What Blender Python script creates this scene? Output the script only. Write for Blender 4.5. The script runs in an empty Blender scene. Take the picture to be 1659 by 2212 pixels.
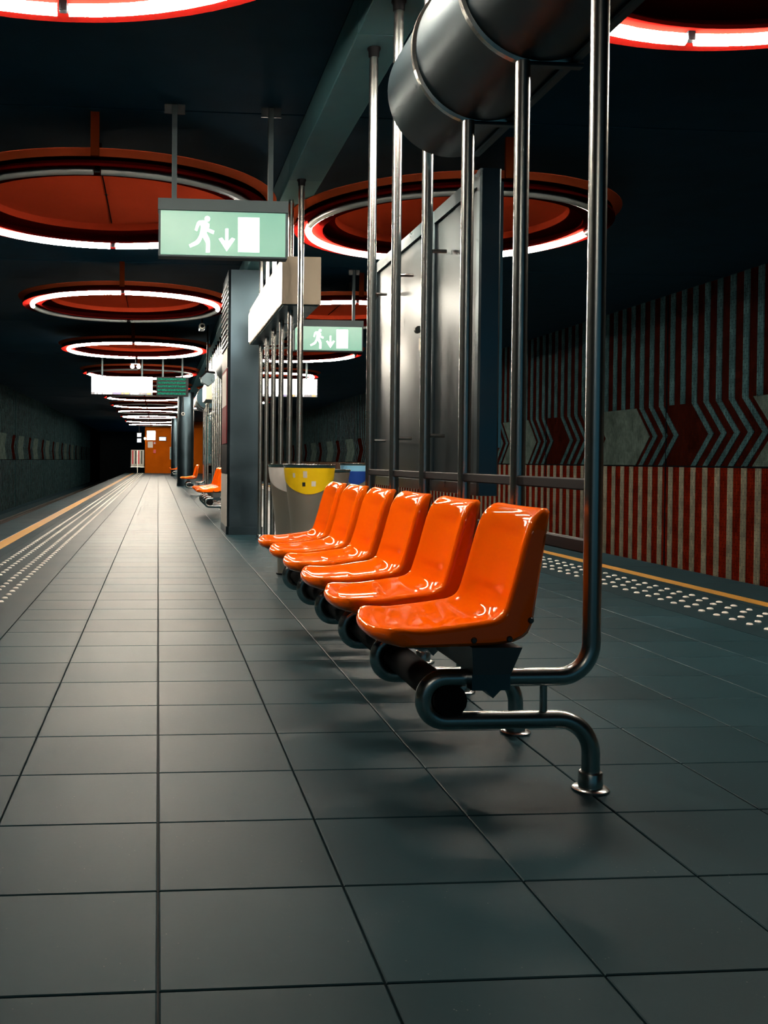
import bpy, math, random
from mathutils import Matrix, Vector
random.seed(7)
SC = bpy.context.scene
COL = SC.collection

# ------------------------------------------------------------------ camera
W, HH = 1659, 2212
F, PX, PY = 2139.0, 518.64, 1032.4
YAW, PIT, ROL = 0.0828, 0.0179, 0.0078
cam_h = 0.93
cd = bpy.data.cameras.new('camera'); cam = bpy.data.objects.new('camera', cd); COL.objects.link(cam)
cd.sensor_fit = 'HORIZONTAL'; cd.sensor_width = 36.0; cd.lens = F / W * 36.0
cd.shift_x = (W / 2 - PX) / W; cd.shift_y = (PY - HH / 2) / W
cd.clip_start = 0.05; cd.clip_end = 300
fw = Vector((math.sin(YAW) * math.cos(PIT), math.cos(YAW) * math.cos(PIT), -math.sin(PIT)))
rt = Vector((math.cos(YAW), -math.sin(YAW), 0.0)); up = rt.cross(fw)
c_, s_ = math.cos(ROL), math.sin(ROL)
r2 = c_ * rt + s_ * up; u2 = -s_ * rt + c_ * up
m = Matrix((r2, u2, -fw)).transposed().to_4x4(); m.translation = Vector((0, 0, cam_h))
cam.matrix_world = m
SC.camera = cam

# ------------------------------------------------------------------ light, exposure
SC.view_settings.view_transform = 'Standard'; SC.view_settings.look = 'None'
SC.view_settings.gamma = 1.0; SC.view_settings.exposure = 0.0
SC.view_settings.use_curve_mapping = False
w = bpy.data.worlds.new('world'); SC.world = w; w.use_nodes = True
bg = w.node_tree.nodes['Background']
bg.inputs[0].default_value = (0.10, 0.34, 0.46, 1); bg.inputs[1].default_value = 0.24
TUBE_L = 150.0
TUBE_C = (1.0, 0.87, 0.70)
cy = SC.cycles
cy.max_bounces = 4; cy.diffuse_bounces = 2; cy.glossy_bounces = 3; cy.transmission_bounces = 1
cy.caustics_reflective = False; cy.caustics_refractive = False
cy.use_adaptive_sampling = True; cy.adaptive_threshold = 0.18; cy.adaptive_min_samples = 14; cy.sample_clamp_indirect = 6.0

# ------------------------------------------------------------------ materials
def nmat(name):
    mt = bpy.data.materials.new(name); mt.use_nodes = True
    return mt, mt.node_tree, mt.node_tree.nodes['Principled BSDF']

def plain(name, col, rough=0.5, metal=0.0, coat=0.0, var=0.0, scale=8.0, spec=0.5, rvar=0.0, aniso=0.0):
    mt, nt, b = nmat(name)
    b.inputs['Base Color'].default_value = (*col, 1); b.inputs['Roughness'].default_value = rough
    b.inputs['Metallic'].default_value = metal; b.inputs['Coat Weight'].default_value = coat
    b.inputs['Specular IOR Level'].default_value = spec
    if coat: b.inputs['Coat Roughness'].default_value = 0.06
    if aniso: b.inputs['Anisotropic'].default_value = aniso
    if var or rvar:
        tc = nt.nodes.new('ShaderNodeTexCoord'); nz = nt.nodes.new('ShaderNodeTexNoise')
        nz.inputs['Scale'].default_value = scale; nz.inputs['Detail'].default_value = 4
        nt.links.new(tc.outputs['Object'], nz.inputs['Vector'])
        if var:
            mx = nt.nodes.new('ShaderNodeMix'); mx.data_type = 'RGBA'
            mx.inputs[6].default_value = (*[x * (1 - var) for x in col], 1)
            mx.inputs[7].default_value = (*[min(1, x * (1 + var)) for x in col], 1)
            nt.links.new(nz.outputs['Fac'], mx.inputs[0]); nt.links.new(mx.outputs[2], b.inputs['Base Color'])
        if rvar:
            mr = nt.nodes.new('ShaderNodeMapRange')
            mr.inputs[1].default_value = 0.3; mr.inputs[2].default_value = 0.7
            mr.inputs[3].default_value = max(0.02, rough - rvar); mr.inputs[4].default_value = rough + rvar
            nt.links.new(nz.outputs['Fac'], mr.inputs[0]); nt.links.new(mr.outputs[0], b.inputs['Roughness'])
    return mt

def emit(name, col, strength, base=(0.04, 0.04, 0.04)):
    mt, nt, b = nmat(name)
    b.inputs['Base Color'].default_value = (*base, 1); b.inputs['Roughness'].default_value = 0.3
    b.inputs['Emission Color'].default_value = (*col, 1); b.inputs['Emission Strength'].default_value = strength
    return mt

def tile_mat(name, col, rough, per_object=True):
    mt, nt, b = nmat(name); N = nt.nodes.new; L = nt.links.new
    tc = N('ShaderNodeTexCoord'); geo = N('ShaderNodeNewGeometry')
    big = N('ShaderNodeTexNoise'); big.inputs['Scale'].default_value = 2.2; big.inputs['Detail'].default_value = 5
    L(geo.outputs['Position'], big.inputs['Vector'])
    fine = N('ShaderNodeTexNoise'); fine.inputs['Scale'].default_value = 60; fine.inputs['Detail'].default_value = 3
    L(geo.outputs['Position'], fine.inputs['Vector'])
    vor = N('ShaderNodeTexVoronoi'); vor.inputs['Scale'].default_value = 55
    L(geo.outputs['Position'], vor.inputs['Vector'])
    spk = N('ShaderNodeMapRange'); spk.inputs[1].default_value = 0.10; spk.inputs[2].default_value = 0.03
    L(vor.outputs['Distance'], spk.inputs[0])
    spn = N('ShaderNodeTexNoise'); spn.inputs['Scale'].default_value = 9
    L(geo.outputs['Position'], spn.inputs['Vector'])
    spm = N('ShaderNodeMapRange'); spm.inputs[1].default_value = 0.52; spm.inputs[2].default_value = 0.62
    L(spn.outputs['Fac'], spm.inputs[0])
    spx = N('ShaderNodeMath'); spx.operation = 'MULTIPLY'; L(spk.outputs[0], spx.inputs[0]); L(spm.outputs[0], spx.inputs[1])
    mx = N('ShaderNodeMix'); mx.data_type = 'RGBA'
    mx.inputs[6].default_value = (*[x * 0.72 for x in col], 1); mx.inputs[7].default_value = (*[x * 1.25 for x in col], 1)
    L(big.outputs['Fac'], mx.inputs[0])
    oi = N('ShaderNodeObjectInfo'); mr = N('ShaderNodeMapRange')
    mr.inputs[3].default_value = 0.86; mr.inputs[4].default_value = 1.14
    L(oi.outputs['Random'], mr.inputs[0])
    hs = N('ShaderNodeHueSaturation'); L(mx.outputs[2], hs.inputs['Color'])
    if per_object: L(mr.outputs[0], hs.inputs['Value'])
    m2 = N('ShaderNodeMix'); m2.data_type = 'RGBA'; m2.inputs[7].default_value = (0.12, 0.13, 0.125, 1)
    L(spx.outputs[0], m2.inputs[0]); L(hs.outputs[0], m2.inputs[6]); L(m2.outputs[2], b.inputs['Base Color'])
    rr = N('ShaderNodeMapRange'); rr.inputs[1].default_value = 0.3; rr.inputs[2].default_value = 0.7
    rr.inputs[3].default_value = rough - 0.015; rr.inputs[4].default_value = rough + 0.015
    L(big.outputs['Fac'], rr.inputs[0]); L(rr.outputs[0], b.inputs['Roughness'])
    bp = N('ShaderNodeBump'); bp.inputs['Strength'].default_value = 0.03; bp.inputs['Distance'].default_value = 0.003
    L(fine.outputs['Fac'], bp.inputs['Height']); L(bp.outputs[0], b.inputs['Normal'])
    b.inputs['Specular IOR Level'].default_value = 0.042; b.inputs['Specular Tint'].default_value = (0.35, 0.85, 1.0, 1)
    return mt

def mosaic(name, c1, c2, grout, sx=1.0, spec=0.15):
    """small glazed mosaic bricks; Y and Z of the wall are its plane"""
    mt, nt, b = nmat(name); N = nt.nodes.new; L = nt.links.new
    geo = N('ShaderNodeNewGeometry'); sp = N('ShaderNodeSeparateXYZ'); cb = N('ShaderNodeCombineXYZ')
    L(geo.outputs['Position'], sp.inputs[0]); L(sp.outputs['Z'], cb.inputs[0]); L(sp.outputs['Y'], cb.inputs[1])
    br = N('ShaderNodeTexBrick'); br.inputs['Scale'].default_value = 9.0 * sx
    br.inputs['Color1'].default_value = (*c1, 1); br.inputs['Color2'].default_value = (*c2, 1)
    br.inputs['Mortar'].default_value = (*grout, 1); br.inputs['Mortar Size'].default_value = 0.025
    br.inputs['Brick Width'].default_value = 0.9; br.inputs['Row Height'].default_value = 0.36
    L(cb.outputs[0], br.inputs['Vector'])
    nz = N('ShaderNodeTexNoise'); nz.inputs['Scale'].default_value = 5; nz.inputs['Detail'].default_value = 6
    L(geo.outputs['Position'], nz.inputs['Vector'])
    mr = N('ShaderNodeMapRange'); mr.inputs[1].default_value = 0.3; mr.inputs[2].default_value = 0.75
    mr.inputs[3].default_value = 1.2; mr.inputs[4].default_value = 0.55
    L(nz.outputs['Fac'], mr.inputs[0])
    hs = N('ShaderNodeHueSaturation'); L(br.outputs['Color'], hs.inputs['Color']); L(mr.outputs[0], hs.inputs['Value'])
    L(hs.outputs[0], b.inputs['Base Color'])
    bp = N('ShaderNodeBump'); bp.inputs['Strength'].default_value = 0.5; bp.inputs['Distance'].default_value = 0.004
    inv = N('ShaderNodeMath'); inv.operation = 'SUBTRACT'; inv.inputs[0].default_value = 1.0
    L(br.outputs['Fac'], inv.inputs[1]); L(inv.outputs[0], bp.inputs['Height']); L(bp.outputs[0], b.inputs['Normal'])
    b.inputs['Roughness'].default_value = 0.5; b.inputs['Specular IOR Level'].default_value = spec
    return mt

M = {}
M['tile'] = tile_mat('dark stoneware tile', (0.0120, 0.0340, 0.0440), 0.44)
M['edge'] = tile_mat('platform edge concrete', (0.012, 0.028, 0.036), 0.45, False)
M['grout'] = plain('tile grout', (0.02, 0.024, 0.026), 0.8)
M['yellow_line'] = plain('yellow line paint', (0.36, 0.18, 0.018), 0.5, var=0.2, scale=6)
M['stud'] = plain('stud steel', (0.60, 0.60, 0.56), 0.35, 0.0, spec=0.8)
M['orange'] = plain('orange glossy plastic', (0.96, 0.135, 0.002), 0.4, coat=0.5, spec=0.0)
M['steel'] = plain('brushed steel', (0.50, 0.52, 0.50), 0.26, 1.0)
M['panel'] = plain('brushed steel panel', (0.13, 0.18, 0.205), 0.33, 1.0, var=0.2, scale=3, rvar=0.08)
M['column'] = plain('column steel', (0.055, 0.085, 0.105), 0.38, 1.0, var=0.25, scale=2.5, rvar=0.08)
M['drum'] = plain('drum steel', (0.032, 0.062, 0.080), 0.40, 1.0, var=0.15, scale=5)
M['frame_tube'] = plain('bench tube steel', (0.42, 0.46, 0.46), 0.27, 1.0)
M['black'] = plain('black enamel', (0.005, 0.006, 0.008), 0.5, spec=0.1)
M['rubber'] = plain('black rubber', (0.004, 0.005, 0.006), 0.7, spec=0.1)
M['bracket'] = plain('bracket steel', (0.10, 0.12, 0.13), 0.4, 0.8)
M['bolt'] = plain('bolt steel', (0.10, 0.11, 0.11), 0.4, 0.9)
M['ceiling'] = plain('navy ceiling paint', (0.004, 0.042, 0.078), 0.8, var=0.25, scale=3, spec=0.1)
M['beam'] = plain('beam cladding', (0.11, 0.27, 0.31), 0.6, 0.0, spec=0.1, var=0.15, scale=4)
M['disc'] = plain('red orange lacquer', (0.40, 0.042, 0.015), 0.7, spec=0.0, var=0.1, scale=3)
M['rim'] = plain('orange lacquer', (0.46, 0.080, 0.028), 0.6, spec=0.0)
M['glow_reflector'] = plain('red glow enamel', (0.060, 0.0022, 0.0016), 0.7, spec=0.0)  # red colour stands in for the glow round lit tubes
M['pan'] = plain('dark red enamel pan', (0.055, 0.0016, 0.0011), 0.7, spec=0.0)  # pan in the dark gap; its red is picked to glow beside lit tubes
M['hoop'] = plain('dark red hoop', (0.024, 0.0008, 0.0006), 0.7, spec=0.0)
M['tube_on'] = emit('lit tube', TUBE_C, TUBE_L)
M['tube_dim'] = emit('dim fill tube', TUBE_C, TUBE_L * 0.3)  # fill light for the near seat sides, in the added lamp only
M['tube_off'] = plain('unlit tube glass', (0.30, 0.34, 0.34), 0.25)
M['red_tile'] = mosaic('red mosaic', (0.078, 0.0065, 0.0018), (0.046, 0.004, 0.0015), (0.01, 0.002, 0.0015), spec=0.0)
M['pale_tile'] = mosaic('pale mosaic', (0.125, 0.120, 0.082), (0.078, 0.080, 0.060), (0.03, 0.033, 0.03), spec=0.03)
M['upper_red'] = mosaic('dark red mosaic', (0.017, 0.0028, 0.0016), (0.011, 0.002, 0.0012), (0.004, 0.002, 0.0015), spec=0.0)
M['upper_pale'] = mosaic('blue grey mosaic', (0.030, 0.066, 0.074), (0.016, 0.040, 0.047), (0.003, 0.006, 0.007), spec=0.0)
M['grey_tile'] = mosaic('grey mosaic', (0.050, 0.074, 0.068), (0.036, 0.054, 0.050), (0.010, 0.014, 0.013), 2.0, spec=0.0)
M['dark_wall'] = plain('dark concrete', (0.018, 0.020, 0.022), 0.9, var=0.3)
M['seam'] = plain('dark joint', (0.003, 0.004, 0.005), 0.9, spec=0.0)
M['ballast'] = plain('track bed', (0.014, 0.014, 0.014), 0.95, var=0.5, scale=20)
M['rail'] = plain('rail steel', (0.22, 0.20, 0.18), 0.35, 1.0)
M['wall_orange'] = plain('orange painted wall', (0.40, 0.085, 0.004), 0.7, var=0.2, scale=2, spec=0.0)
M['sign_green'] = emit('green sign panel', (0.23, 0.60, 0.42), 0.75, (0.01, 0.05, 0.035))
M['sign_white'] = emit('white sign symbol', (1, 1, 0.95), 2.2)
M['sign_frame'] = plain('sign housing', (0.045, 0.070, 0.080), 0.5, 0.0, spec=0.2)
M['lightbox'] = emit('lit sign face', (1.0, 0.93, 0.84), 7.0)
M['lightbox_case'] = plain('light box casing', (0.34, 0.29, 0.22), 0.45, 0.2)
M['white_paint'] = plain('white paint', (0.42, 0.42, 0.39), 0.6, spec=0.1)
M['yellow'] = plain('yellow vinyl', (0.85, 0.58, 0.008), 0.35)
M['blue'] = plain('light blue vinyl', (0.20, 0.50, 0.75), 0.35)
M['deep_blue'] = plain('deep blue vinyl', (0.01, 0.05, 0.28), 0.35)
M['bin'] = plain('bin steel', (0.50, 0.47, 0.40), 0.34, 0.75, var=0.1, rvar=0.06, scale=5)
M['glass_dark'] = plain('dark display glass', (0.065, 0.090, 0.105), 0.30, 0.85, var=0.2, scale=2.0)
M['teal_glass'] = plain('teal poster behind glass', (0.06, 0.22, 0.25), 0.2)
M['sticker'] = plain('sticker paper', (0.6, 0.58, 0.52), 0.6)
M['red_print'] = plain('red print', (0.55, 0.03, 0.04), 0.4)
M['poster_red'] = plain('dark red poster', (0.12, 0.010, 0.016), 0.6, spec=0.05)
M['screen'] = emit('screen glow', (0.75, 0.85, 0.95), 1.0, (0.1, 0.1, 0.1))
M['lamp'] = emit('small lamp', (1, 0.75, 0.5), 6)
M['violet'] = emit('violet sign chip', (0.5, 0.40, 0.75), 0.8)
M['amber'] = emit('amber sign chip', (1.0, 0.65, 0.2), 0.9)
M['grey_chip'] = emit('grey sign chip', (0.55, 0.5, 0.52), 0.7)
M['strip'] = plain('orange strip lacquer', (0.075, 0.013, 0.003), 0.7, spec=0.0)

def led_mat():
    mt, nt, b = nmat('green dot matrix row'); N = nt.nodes.new; L = nt.links.new
    geo = N('ShaderNodeNewGeometry'); nz = N('ShaderNodeTexVoronoi'); nz.inputs['Scale'].default_value = 55
    L(geo.outputs['Position'], nz.inputs['Vector'])
    mr = N('ShaderNodeMapRange'); mr.inputs[1].default_value = 0.35; mr.inputs[2].default_value = 0.5
    mr.inputs[3].default_value = 0.9; mr.inputs[4].default_value = 0.25
    L(nz.outputs['Distance'], mr.inputs[0])
    b.inputs['Base Color'].default_value = (0.002, 0.01, 0.007, 1); b.inputs['Specular IOR Level'].default_value = 0.0
    b.inputs['Emission Color'].default_value = (0.03, 0.42, 0.24, 1); L(mr.outputs[0], b.inputs['Emission Strength'])
    return mt
M['led'] = led_mat()

# ------------------------------------------------------------------ mesh helpers
class MB:
    def __init__(s): s.v, s.f = [], []
    def add(s, vs, fs):
        o = len(s.v); s.v += [tuple(p) for p in vs]; s.f += [tuple(i + o for i in f) for f in fs]; return s
    def box(s, x0, x1, y0, y1, z0, z1):
        return s.add([(x, y, z) for z in (z0, z1) for y in (y0, y1) for x in (x0, x1)],
                     [(0, 2, 3, 1), (4, 5, 7, 6), (0, 1, 5, 4), (2, 6, 7, 3), (0, 4, 6, 2), (1, 3, 7, 5)])
    def cbox(s, x0, x1, y0, y1, z0, z1, c, axis='z'):
        """box with chamfered edges along one axis"""
        if axis == 'z': a0, a1, b0, b1, t0, t1 = x0, x1, y0, y1, z0, z1
        elif axis == 'y': a0, a1, b0, b1, t0, t1 = x0, x1, z0, z1, y0, y1
        else: a0, a1, b0, b1, t0, t1 = y0, y1, z0, z1, x0, x1
        P = [(a0 + c, b0), (a1 - c, b0), (a1, b0 + c), (a1, b1 - c), (a1 - c, b1), (a0 + c, b1), (a0, b1 - c), (a0, b0 + c)]
        def q(a, b, t):
            return (a, b, t) if axis == 'z' else ((a, t, b) if axis == 'y' else (t, a, b))
        vs = [q(a, b, t0) for a, b in P] + [q(a, b, t1) for a, b in P]
        fs = [(i, (i + 1) % 8, 8 + (i + 1) % 8, 8 + i) for i in range(8)] + [tuple(range(7, -1, -1)), tuple(range(8, 16))]
        if axis == 'y': fs = [tuple(reversed(f)) for f in fs]
        return s.add(vs, fs)
    def prism(s, pts, axis, t0, t1):
        """polygon pts in the plane across an axis, thick from t0 to t1"""
        n = len(pts)
        def q(a, b, t):
            return {'x': (t, a, b), 'y': (a, t, b), 'z': (a, b, t)}[axis]
        vs = [q(a, b, t0) for a, b in pts] + [q(a, b, t1) for a, b in pts]
        return s.add(vs, [(i, (i + 1) % n, n + (i + 1) % n, n + i) for i in range(n)] + [tuple(range(n - 1, -1, -1)), tuple(range(n, 2 * n))])
    def lathe(s, prof, cx=0, cy=0, n=32, a0=0.0, a1=2 * math.pi, axis='z'):
        full = abs(a1 - a0 - 2 * math.pi) < 1e-6
        k = n if full else n + 1
        vs = []
        for i in range(k):
            a = a0 + (a1 - a0) * i / n
            for r, z in prof:
                if axis == 'z': vs.append((cx + r * math.cos(a), cy + r * math.sin(a), z))
                else: vs.append((cx + r * math.cos(a), z, cy + r * math.sin(a)))
        p = len(prof); fs = []
        for i in range(n):
            j = (i + 1) % k
            for t in range(p - 1): fs.append((i * p + t, j * p + t, j * p + t + 1, i * p + t + 1))
        return s.add(vs, fs)
    def tube(s, path, r, n=12, caps=True):
        pts = [Vector(p) for p in path]; m_ = len(pts)
        tang = []
        for i in range(m_):
            a = pts[max(0, i - 1)]; b = pts[min(m_ - 1, i + 1)]; tang.append((b - a).normalized())
        ref = Vector((0, 1, 0)) if abs(tang[0].y) < 0.9 else Vector((1, 0, 0))
        nrm = tang[0].cross(ref).normalized(); vs = []
        for i in range(m_):
            t = tang[i]; nrm = (nrm - t * nrm.dot(t)).normalized(); bn = t.cross(nrm)
            for k in range(n):
                a = 2 * math.pi * k / n
                vs.append(pts[i] + (nrm * math.cos(a) + bn * math.sin(a)) * r)
        fs = []
        for i in range(m_ - 1):
            for k in range(n):
                fs.append((i * n + k, i * n + (k + 1) % n, (i + 1) * n + (k + 1) % n, (i + 1) * n + k))
        if caps: fs += [tuple(range(n - 1, -1, -1)), tuple(range((m_ - 1) * n, m_ * n))]
        return s.add(vs, fs)
    def mesh(s, name, mat, smooth=None):
        me = bpy.data.meshes.new(name); me.from_pydata(s.v, [], s.f)
        me.materials.append(M[mat] if isinstance(mat, str) else mat); me.update()
        import bmesh
        bm = bmesh.new(); bm.from_mesh(me); bmesh.ops.recalc_face_normals(bm, faces=bm.faces); bm.to_mesh(me); bm.free()
        if smooth is not None:
            me.polygons.foreach_set('use_smooth', [True] * len(me.polygons))
            me.set_sharp_from_angle(angle=math.radians(smooth))
        return me
    def build(s, name, mat, parent=None, smooth=None, loc=None):
        return link(name, s.mesh(name, mat, smooth), parent, loc)

def link(name, me, parent=None, loc=None, rz=0):
    o = bpy.data.objects.new(name, me); COL.objects.link(o)
    if parent is not None: o.parent = parent
    if loc is not None: o.location = loc
    if rz: o.rotation_euler.z = rz
    return o

def tag(o, label=None, cat=None, group=None, kind=None):
    if label: o['label'] = label
    if cat: o['category'] = cat
    if group: o['group'] = group
    if kind: o['kind'] = kind
    return o

def empty(name, loc=(0, 0, 0), rz=0):
    o = bpy.data.objects.new(name, None); COL.objects.link(o); o.location = loc; o.rotation_euler.z = rz
    o.empty_display_size = 0.1
    return o

def copy_tree(o, parent=None):
    c = o.copy(); COL.objects.link(c); c.parent = parent
    for ch in o.children: copy_tree(ch, c)
    return c

ORD = ['nearest', 'second', 'third', 'fourth', 'fifth', 'sixth', 'seventh', 'eighth', 'ninth', 'tenth', 'eleventh', 'twelfth']

# ------------------------------------------------------------------ setting: platform
CX = 1.21
EDL, EDR = -2.20, 4.61
Y0, YE = -7.0, 68.0
TW, TX0, TY0 = 0.4043, 0.0058, 1.7206
floor = MB().box(EDL + 0.04, EDR - 0.04, Y0, YE, -1.10, -0.012).build('floor', 'grout')
tag(floor, 'dark grey stoneware tiled station platform floor', None, kind='structure')
tl = MB(); g_ = 0.0022
def tile_mesh(mb, x0, y0, w=TW, d=TW):
    c = 0.0025
    a = [(x0 + g_, y0 + g_), (x0 + w - g_, y0 + g_), (x0 + w - g_, y0 + d - g_), (x0 + g_, y0 + d - g_)]
    b = [(x0 + g_ + c, y0 + g_ + c), (x0 + w - g_ - c, y0 + g_ + c), (x0 + w - g_ - c, y0 + d - g_ - c), (x0 + g_ + c, y0 + d - g_ - c)]
    vs = [(x, y, -0.014) for x, y in a] + [(x, y, -0.0018) for x, y in a] + [(x, y, 0) for x, y in b]
    fs = [(i, (i + 1) % 4, 4 + (i + 1) % 4, 4 + i) for i in range(4)] + [(4 + i, 4 + (i + 1) % 4, 8 + (i + 1) % 4, 8 + i) for i in range(4)] + [(8, 9, 10, 11)]
    mb.add(vs, fs)
tile_mesh(tl, 0, 0); tile_me = tl.mesh('tile', 'tile')
KX0, KX1 = -2, 8
far_t = MB()
cands = []
for j in range(-21, int((YE - TY0) / TW) + 1):
    for k in range(KX0, KX1):
        x, y = TX0 + k * TW, TY0 + j * TW
        if y + TW > YE: continue
        cx_, cy_ = x + TW / 2, y + TW / 2
        vis = cy_ > 1.55 and -0.27 * cy_ - .3 < cx_ < 0.64 * cy_ + .3
        cands.append((cy_ if vis else 999 + abs(cy_), x, y))
cands.sort()
for n_, (d_, x, y) in enumerate(cands):
    if n_ < 300: link('tile', tile_me, floor, (x, y, 0))
    else: tile_mesh(far_t, x, y)
tag(far_t.build('tile_field', 'tile', floor), kind='stuff')
xl, xr = TX0 + KX0 * TW, TX0 + KX1 * TW
# edge strips: tactile paving, safety line, edge slabs
tact = [MB().box(-1.47, xl - 0.003, Y0, YE, -0.014, -0.0005).build('tactile_strip', 'edge', floor),
        MB().box(xr + 0.003, 3.88, Y0, YE, -0.014, -0.0005).build('tactile_strip', 'edge', floor)]
MB().box(-1.60, -1.474, Y0, YE, -0.014, -0.0005).build('edge_slab', 'edge', floor)
MB().box(3.884, 3.965, Y0, YE, -0.014, -0.0005).build('edge_slab', 'edge', floor)
for x0, x1 in ((-1.745, -1.603), (3.968, 4.085)):
    MB().box(x0, x1, Y0, YE, -0.014, 0.001).build('safety_line', 'yellow_line', floor)
slab_l = MB().cbox(0, 0.455, 0.003, 1.197, -0.10, 0.0, 0.006, 'y').mesh('edge_slab', 'edge')
slab_r = MB().cbox(0, 0.525, 0.003, 1.197, -0.10, 0.0, 0.006, 'y').mesh('edge_slab', 'edge')
for j in range(int((YE - Y0) / 1.2)):
    link('edge_slab', slab_l, floor, (EDL - 0.004, Y0 + j * 1.2, -0.0005))
    link('edge_slab', slab_r, floor, (4.088, Y0 + j * 1.2, -0.0005))
# tactile studs
st = MB().lathe([(0.021, 0), (0.020, 0.004), (0.015, 0.0075), (0.007, 0.0095), (0.0008, 0.010)], n=10); stud_me = st.mesh('stud', 'stud', 60)
for side, cols in ((0, [(-1.36, 0.0), (-1.25, 0.085), (-1.115, 0.03), (-1.01, 0.115)]), (1, [(3.43, 0.10), (3.535, 0.015), (3.67, 0.04), (3.765, 0.13)])):
    rest = MB(); cnt = 0; allp = []
    for x, ph in cols:
        for j in range(int((YE - 3.5) / 0.17)):
            y = 3.5 + ph + j * 0.17
            if y > YE - 0.05: continue
            vis = -15 < x / y * 2139 + 341 < 1680
            allp.append((y if vis else 500 + y, x, y))
    allp.sort()
    for q, (d_, x, y) in enumerate(allp):
        if q < 150: link('stud', stud_me, tact[side], (x, y, 0))
        else:
            rest.lathe([(0.021, 0), (0.017, 0.0065), (0.001, 0.010)], x, y, 6)
    tag(rest.build('stud_field', 'stud', tact[side], 60), kind='stuff')

# tracks
for nm, x0, x1 in (('left', -5.6, EDL + 0.04), ('right', EDR - 0.04, 8.0)):
    tb = MB().box(x0, x1, Y0, 95, -1.5, -1.10).build('track_bed', 'ballast')
    tag(tb, 'dark ballast track bed below the %s platform edge' % nm, None, kind='structure')
    mid = (x0 + x1) / 2
    for dx, nn in ((-0.7175, 'inner' if nm == 'right' else 'outer'), (0.7175, 'outer' if nm == 'right' else 'inner')):
        rl = MB()
        X = mid + dx
        rl.prism([(X - .07, -1.10), (X + .07, -1.10), (X + .07, -1.085), (X + .012, -1.07), (X + .012, -0.985), (X + .035, -0.975), (X + .035, -0.94), (X - .035, -0.94), (X - .035, -0.975), (X - .012, -0.985), (X - .012, -1.07), (X - .07, -1.085)], 'y', Y0, 94)
        tag(rl.build('track_rail', 'rail'), 'steel running rail of the %s track, %s side' % (nm, nn), 'rail')

# ------------------------------------------------------------------ setting: ceiling
CZ = 3.55
ceil = MB().box(-5.75, 8.15, Y0, 95, CZ + 0.03, CZ + 0.30).build('ceiling', 'seam')
tag(ceil, 'dark navy concrete station ceiling', None, kind='structure')
for j in range(-2, 15):
    y0 = 7.5 + j * 5.8
    a, b_ = max(Y0, y0), min(95, y0 + 5.8)
    if b_ - a < 0.2: continue
    for (x0, x1) in ((-5.72, 1.09), (1.10, 1.38), (1.39, 8.12)):
        MB().box(x0, x1, a + 0.012, b_ - 0.012, CZ, CZ + 0.04).build('ceiling_panel', 'ceiling', ceil)
BZ = 3.315
beam = MB().box(1.12, 1.36, Y0, YE, BZ + 0.02, CZ + 0.01).build('ceiling_beam', 'seam')
tag(beam, 'pale clad beam running along the middle of the ceiling', None, kind='structure')
for j in range(-3, 26):
    a, b_ = 8.40 + j * 2.9 - 2.9, 8.40 + j * 2.9
    a, b_ = max(a, Y0), min(b_, YE)
    if b_ - a < 0.1: continue
    MB().prism([(1.095, CZ), (1.095, BZ + .006), (1.101, BZ), (1.379, BZ), (1.385, BZ + .006), (1.385, CZ), (1.37, CZ), (1.37, BZ + .012), (1.11, BZ + .012), (1.11, CZ)], 'y', a + 0.004, b_ - 0.004).build('beam_panel', 'beam', beam)

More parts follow.
